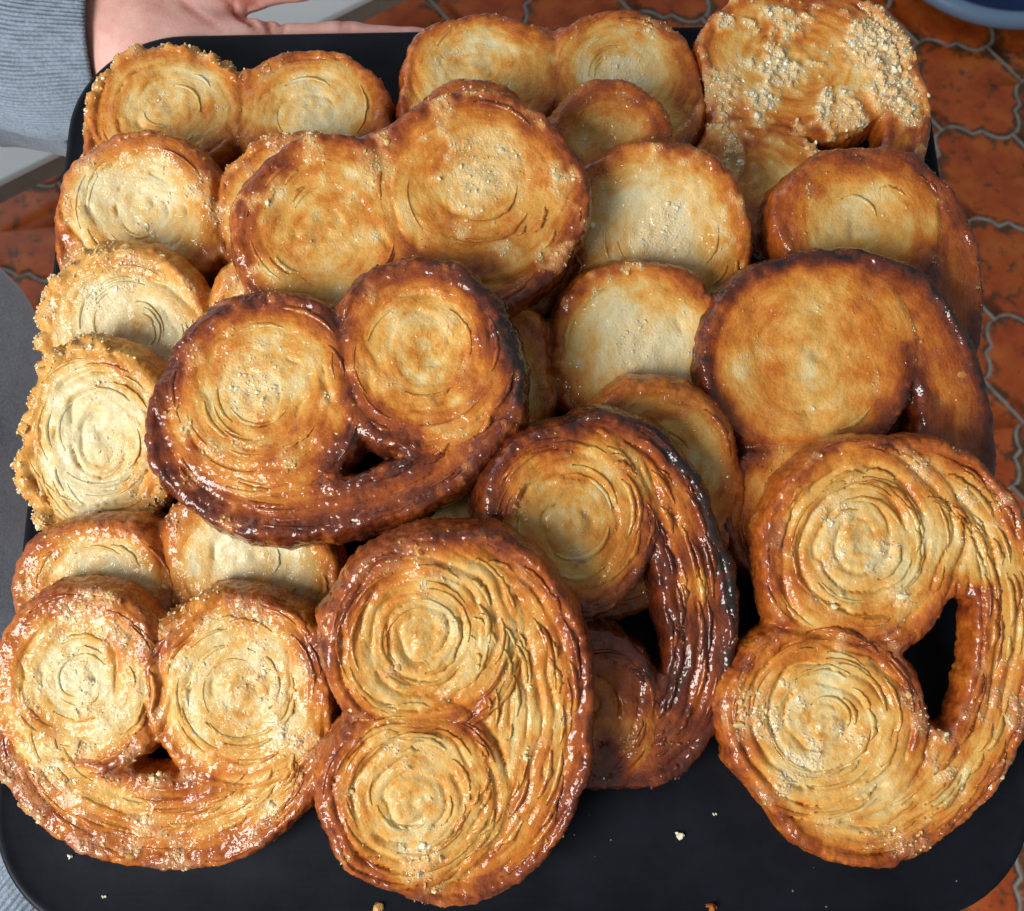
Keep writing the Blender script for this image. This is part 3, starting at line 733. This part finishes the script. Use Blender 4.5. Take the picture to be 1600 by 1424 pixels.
cloth_tube('cuff', [(-0.30, 0.246, 1.030), (-0.25, 0.231, 1.034), (-0.215, 0.217, 1.036), (-0.1845, 0.215, 1.038)], (0.047, 0.048, 0.047, 0.0405), KNIT, sl, seg=750, rows=44, ribs=150, ribdepth=0.0012, wrinkle=0.0012, seed=9)
s2 = cloth_tube('sleeve', [(-0.30, -0.36, 1.00), (-0.24, -0.26, 1.02), (-0.20, -0.205, 1.035)], (0.05, 0.036, 0.026), JERSEY, person, rows=40, seed=10)
cloth_tube('cuff', [(-0.225, -0.235, 1.030), (-0.19, -0.19, 1.040), (-0.165, -0.155, 1.044)], (0.027, 0.026, 0.0225), KNIT, s2, seg=360, rows=40, ribs=60, wrinkle=0.0008, seed=11)
tr = cloth_tube('trousers', [(-0.52, 0.17, 1.06), (-0.425, 0.15, 0.98), (-0.378, 0.105, 0.80), (-0.47, 0.05, 0.55), (-0.47, 0.02, 0.30), (-0.45, 0.03, 0.03)], (0.14, 0.125, 0.105, 0.095, 0.085, 0.08), TROUSER, person, seg=96, rows=60, wrinkle=0.006, seed=12, turn_in=False)
cloth_tube('trouser_leg', [(-0.52, 0.07, 1.06), (-0.42, 0.05, 0.98), (-0.345, -0.06, 0.80), (-0.43, -0.16, 0.55), (-0.45, -0.19, 0.30), (-0.45, -0.19, 0.03)], (0.14, 0.13, 0.115, 0.10, 0.09, 0.085), TROUSER, tr, seg=96, rows=60, wrinkle=0.006, seed=13, turn_in=False)

# ---------------------------------------------------------------- crumbs fallen on the tray
for k, (x, y, rad, br, lab) in enumerate([
        (0.0587, -0.1405, 1.3, 0.1, 'pale sugar crumb lying on bare black tray between the two front palmiers'),
        (0.0711, -0.1332, 0.7, 0.1, 'tiny sugar speck by the open gapped front palmier'),
        (-0.1537, -0.1475, 0.9, 0.0, 'white sugar grain under the edge of the front corner palmier'),
        (-0.0462, -0.1642, 1.8, 0.5, 'golden pastry flake at the near edge of the tray'),
        (0.0686, -0.1642, 1.6, 0.85, 'dark brown crumb at the near edge of the tray'),
        (-0.1407, -0.1605, 0.7, 0.0, 'thin white sugar splinter near the tray corner')]):
    rg = np.random.RandomState(200 + k)
    v, f, b_ = lumps(np.array([[0, 0, rad * 0.5], [rad * 0.8, rad * 0.3, rad * 0.4], [-rad * 0.5, rad * 0.5, rad * 0.35]]), np.array([rad, rad * 0.7, rad * 0.6]) * 0.8, np.full(3, br), rg)
    o = link('crumb', mesh_from('crumb', v * 0.001, f, SUGAR, dict(brown=b_), smooth=False)); o.location = (x, y, TRAY_Z)
    o['label'] = lab; o['category'] = 'crumb'; o['group'] = 'crumbs on the tray'

# where each palmier lies: origin (m), rotation rows, outline sizes (mm), thickness
LAYOUT = [
 ('TL', (-0.1113, 0.1424, 1.0807), ((0.9997, 0.0257, 0.0), (-0.0257, 0.9989, -0.0399), (-0.001, 0.0399, 0.9992)), {'s': 57.59, 'rA': [32.92, 30.31], 'rB': [33.44, 30.31], 'b': 56.17, 't': 23.51, 'rim': 1.57, 'neck': 8.0}, 18),
 ('TC', (0.0171, 0.1599, 1.0811), ((0.9995, 0.031, 0.0), (-0.031, 0.9983, -0.0499), (-0.0015, 0.0499, 0.9988)), {'s': 58.08, 'rA': [34.84, 29.04], 'rB': [32.73, 31.68], 'b': 56.75, 't': 23.76, 'rim': 1.58, 'neck': 20.0}, 18),
 ('TR', (0.1092, 0.1354, 1.0819), ((0.256, -0.9662, -0.0299), (0.9644, 0.2574, -0.0598), (0.0655, -0.0135, 0.9978)), {'s': 60.32, 'rA': [31.14, 30.62], 'rB': [34.25, 43.07], 'b': 59.16, 't': 20.24, 'rim': 1.56, 'neck': 30.0, 'hw': 0.4, 'yA': 3.11}, 18),
 ('S1', (0.0114, 0.1185, 1.0996), ((0.9999, -0.0139, 0.0), (0.0127, 0.9154, -0.4024), (0.0056, 0.4024, 0.9155)), {'s': 52.51, 'rA': [25.76, 25.76], 'rB': [25.76, 24.77], 'b': 47.05, 't': 22.29, 'rim': 1.49, 'neck': 10.0}, 18),
 ('L2', (-0.113, 0.0898, 1.0947), ((0.9998, 0.0217, 0.0), (-0.0207, 0.9523, -0.3046), (-0.0066, 0.3045, 0.9525)), {'s': 56.68, 'rA': [34.34, 32.38], 'rB': [30.66, 31.89], 'b': 52.74, 't': 22.08, 'rim': 1.47}, 18),
 ('M1', (0.0228, 0.0774, 1.1011), ((0.9971, -0.0756, 0.0), (0.0682, 0.8991, -0.4324), (0.0327, 0.4312, 0.9017)), {'s': 62.57, 'rA': [33.61, 33.61], 'rB': [35.05, 34.81], 'b': 55.22, 't': 21.61, 'rim': 1.44}, 18),
 ('L3', (-0.1128, 0.0412, 1.0985), ((0.9994, -0.0211, -0.027), (0.0073, 0.9017, -0.4323), (0.0335, 0.4318, 0.9013)), {'s': 56.93, 'rA': [32.95, 30.59], 'rB': [28.24, 29.42], 'b': 50.6, 't': 21.18, 'rim': 1.41}, 18),
 ('L4', (-0.1179, -0.0019, 1.0985), ((0.999, 0.0362, -0.027), (-0.0443, 0.901, -0.4316), (0.0087, 0.4323, 0.9017)), {'s': 58.58, 'rA': [27.83, 33.3], 'rB': [28.51, 31.93], 'b': 52.46, 't': 20.53, 'rim': 1.37}, 18),
 ('P3', (-0.0401, 0.0746, 1.1252), ((0.9601, -0.2755, 0.0485), (0.2791, 0.9316, -0.2327), (0.0189, 0.237, 0.9713)), {'s': 55.1, 'rA': [33.23, 33.23], 'rB': [37.78, 35.96], 'b': 51.21, 't': 25.03, 'rim': 1.37, 'neck': 20.0}, 18),
 ('R2', (0.1283, 0.0553, 1.0908), ((0.0464, -0.9982, 0.0388), (0.9718, 0.0361, -0.233), (0.2311, 0.0485, 0.9717)), {'s': 56.5, 'rA': [28.98, 31.4], 'rB': [30.19, 33.33], 'b': 51.93, 't': 24.15, 'rim': 1.45}, 18),
 ('M2', (0.0155, 0.0256, 1.0992), ((0.9887, -0.1491, 0.0186), (0.1453, 0.9172, -0.371), (0.0383, 0.3695, 0.9284)), {'s': 62.29, 'rA': [32.52, 32.52], 'rB': [34.38, 34.84], 'b': 53.43, 't': 20.91, 'rim': 1.39}, 18),
 ('S2', (0.0206, -0.0206, 1.1013), ((0.9862, -0.1389, 0.0897), (0.1642, 0.8874, -0.4307), (-0.0198, 0.4395, 0.898)), {'s': 59.17, 'rA': [31.31, 31.31], 'rB': [31.31, 33.54], 'b': 51.44, 't': 20.13, 'rim': 1.34}, 18),
 ('R3', (0.1081, -0.0015, 1.0964), ((-0.0839, -0.9953, 0.0481), (0.9585, -0.0938, -0.2691), (0.2724, 0.0235, 0.9619)), {'s': 55.32, 'rA': [32.09, 37.83], 'rB': [38.97, 40.35], 'b': 67.4, 't': 29.34, 'rim': 1.38, 'hx': 6.0, 'hw': 0.3}, 18),
 ('L5', (-0.1189, -0.0512, 1.0965), ((0.9727, -0.2322, 0.0), (0.2126, 0.8904, -0.4025), (0.0935, 0.3915, 0.9154)), {'s': 53.01, 'rA': [29.82, 26.51], 'rB': [30.92, 26.51], 'b': 48.6, 't': 19.88, 'rim': 1.33}, 18),
 ('C', (0.023, -0.0667, 1.1026), ((-0.1566, -0.977, 0.1448), (0.8947, -0.2025, -0.3982), (0.4184, 0.0672, 0.9058)), {'s': 64.59, 'rA': [29.06, 25.4], 'rB': [34.45, 30.57], 'b': 54.25, 't': 28.42, 'rim': 1.29, 'hw': 0.42, 'rimA': 4.74, 'yA': 3.88}, 18),
 ('P4', (-0.0567, 0.0083, 1.1297), ((0.9708, -0.2382, -0.0296), (0.2308, 0.9601, -0.1582), (0.0661, 0.1468, 0.987)), {'s': 53.78, 'rA': [36.0, 35.57], 'rB': [33.0, 34.29], 'b': 54.64, 't': 20.57, 'rim': 1.29, 'neck': 4.0, 'hx': 3.0, 'hw': 0.2, 'rimA': 7.29}, 18),
 ('BL', (-0.1172, -0.0902, 1.0997), ((0.9988, 0.0494, 0.0), (-0.0459, 0.9274, -0.3711), (-0.0183, 0.3707, 0.9286)), {'s': 52.36, 'rA': [30.21, 33.62], 'rB': [32.77, 34.04], 'b': 63.83, 't': 34.04, 'rim': 1.28, 'neck': 3.0}, 18),
 ('BC', (-0.0312, -0.1018, 1.1121), ((0.0603, -0.9941, 0.0897), (0.9024, 0.0158, -0.4307), (0.4267, 0.1069, 0.898)), {'s': 52.14, 'rA': [33.98, 31.11], 'rB': [35.21, 32.75], 'b': 59.36, 't': 44.01, 'rim': 1.23, 'rimA': 5.32}, 18),
 ('R4', (0.1123, -0.0728, 1.096), ((0.2276, -0.9736, -0.0192), (0.9365, 0.2243, -0.2694), (0.2666, 0.0433, 0.9628)), {'s': 59.52, 'rA': [34.36, 36.1], 'rB': [38.71, 34.8], 'b': 69.16, 't': 24.36, 'rim': 1.3, 'hx': -2.0, 'hw': 0.36, 'rimA': 12.61, 'rimB': 3.91}, 18),
]

STYLE = {
 'TL': (dict(leaves=20, h=0.82, vee=1.0, tone=0.3, pale=0.14, rim=0.66, sugar=0.25, fringe=[(140, 45, 420, 4.5), (95, 14, 60, 3)], char=[(20, 50, 0.15)]), 'golden palmier in the far corner beside the hand, ragged sugar along its top'),
 'TC': (dict(leaves=16, h=0.82, relief=0.5, vee=1.0, tone=0.34, pale=0.22, rim=0.78, sugar=0.2, spot=[(30, 2, 14, 0.7)]), 'golden palmier at the far edge of the tray touching the fingertip'),
 'TR': (dict(toneA=0.12, leaves=12, h=0.82, vee=0, cry=1.05, coral=2.4, relief=0.45, tone=0.42, pale=0.05, rim=0.66, sugar=0.42, bandtone=0.16, spot=[(45, -32, 20, 1.0), (25, -40, 15, 1.0), (10, -25, 11, 0.8), (10, 28, 14, 0.8), (-10, 20, 10, 0.5)], ncry=3200), 'palmier in the far corner crusted with coarse pale sugar crystals round a black gap'),
 'S1': (dict(leaves=10, h=0.82, relief=0.4, tone=0.42, pale=0.08, rim=0.68, sugar=0.1), 'small tan palmier lobe peeking out behind the large twin lobed golden one'),
 'L2': (dict(h=0.82, rimw=11, tone=0.2, pale=0.18, rim=0.66, sugar=0.38, gaps=0.15, dome=1.2, fringe=[(60, 30, 120, 3)]), 'palmier with torn flaky pale centre and glossy amber caramel edge'),
 'M1': (dict(streak=0.5, leaves=22, h=0.82, rimw=11, relief=0.4, tone=0.26, pale=0.16, rim=0.74, sugar=0.3, spot=[(33, -6, 17, 0.85)]), 'palmier lobe with grainy sugar in its pale middle, below the small tan lobe'),
 'P3': (dict(streak=0.55, cj=(-4, 0, 4, 0), leaves=28, rimw=11, relief=0.35, vee=0.5, tone=0.42, pale=0.10, rim=0.85, sugar=0.3, char=[(-40, 60, 0.2)], spot=[(35, 6, 20, 0.55), (-6, 16, 10, 0.7)]), 'large golden twin lobed palmier lying on top of the far rows'),
 'L3': (dict(leaves=80, relief=0.8, tone=0.08, pale=0.12, rim=0.42, sugar=0.3, gaps=0.15, fringe=[(180, 60, 700, 5), (35, 15, 120, 3)]), 'very pale palmier with sandy sugar edge, third up the side under the dark glossy one'),
 'R2': (dict(streak=0.4, leaves=8, h=0.82, rimw=11, relief=0.3, tone=0.46, pale=0.18, rim=0.80, sugar=0.18, bandtone=0.2, char=[(-100, 60, 0.2)]), 'smooth golden brown palmier directly behind the blackened rim one'),
 'M2': (dict(streak=0.5, leaves=20, h=0.82, rimw=11, relief=0.35, tone=0.22, pale=0.16, rim=0.72, sugar=0.28, spot=[(30, 2, 15, 0.5)]), 'palmier with wet greyish pale centre and sugary brown rim, mid pile'),
 'L4': (dict(leaves=110, coral=0.6, tone=0.06, pale=0.12, rim=0.45, sugar=0.22, gaps=0.1, pitch=5.5, relief=1.2, fringe=[(180, 75, 1000, 6)]), 'palest palmier with many fine layers and thick ragged sugar fringe'),
 'S2': (dict(leaves=10, h=0.82, relief=0.45, tone=0.36, pale=0.08, rim=0.68, sugar=0.08), 'plain tan palmier half hidden behind the narrow one with the charred edge'),
 'R3': (dict(streak=0.35, crev=0.4, dome=0.25, leaves=4, relief=0.22, tone=0.46, pale=0.16, rim=1.08, sugar=0.12, bandtone=0.16, rimw=10, char=[(-20, 80, 0.35)]), 'dark orange palmier with a burnt black rim and a deep hollow'),
 'L5': (dict(h=0.82, rimw=10, relief=0.7, tone=0.14, pale=0.14, rim=0.72, sugar=0.25, fringe=[(70, 12, 60, 2)]), 'pale palmier behind the front corner one, its lobes peeking over it'),
 'C': (dict(toneA=0.32, leaves=90, relief=0.9, tone=0.42, pale=0.20, rim=1.05, sugar=0.16, bandtone=0.2, gaps=0.3, rimw=13, char=[(-60, 75, 0.5)]), 'steep palmier with charred black caramel down its open looped edge'),  # toneA puts shade into the colour of the overlapped scroll
 'P4': (dict(cj=(-4, 0, 3.5, 1), leaves=50, h=0.62, vee=2, relief=0.7, tone=0.48, pale=0.20, rim=1.04, sugar=0.2, bandtone=0.10, rimw=14, char=[(15, 42, 0.42)], spot=[(-31, 3, 15, 0.7)]), 'topmost palmier with shiny dark red caramel rim, crossing the pile'),
 'BL': (dict(cj=(-4.5, 1, 4.5, 1), leaves=90, h=0.62, rimw=11, tone=0.3, pale=0.18, rim=0.66, sugar=0.45, relief=0.75, gaps=0.1, fringe=[(80, 15, 80, 2)]), 'front corner palmier, two big sugary blond scrolls over a small black hole'),
 'BC': (dict(cj=(-2, 2, 3, 2), leaves=120, h=0.62, bp=0.9, rimw=10, tone=0.34, pale=0.16, rim=0.85, sugar=0.24, relief=0.9, gaps=0.32, pitch=5.2, char=[(-90, 70, 0.1)]), 'front palmier standing sideways, upper scroll finely layered, with red brown edge'),
 'R4': (dict(crev=2.2, cj=(-1, 1, 2, 1), leaves=170, h=0.62, bp=0.8, rimw=10, tone=0.38, pale=0.12, rim=0.78, sugar=0.4, relief=1.0, gaps=0.36, bandtone=-0.08, pitch=6.5), 'large palmier with a wide open gap between its scrolls and yellow layered band'),
}

# ---------------------------------------------------------------- lay the pile
for i, (nm, o, rot, P, th) in enumerate(LAYOUT):
    st, label = STYLE[nm]
    r = make_palmier(nm, P, th, st, 11 + 7 * i, st.get('h', 0.72))
    M = Matrix([list(rot[k]) + [o[k]] for k in range(3)] + [[0, 0, 0, 1]])
    r.matrix_world = M
    r['label'] = label; r['category'] = 'pastry'; r['group'] = 'palmiers piled on the tray'
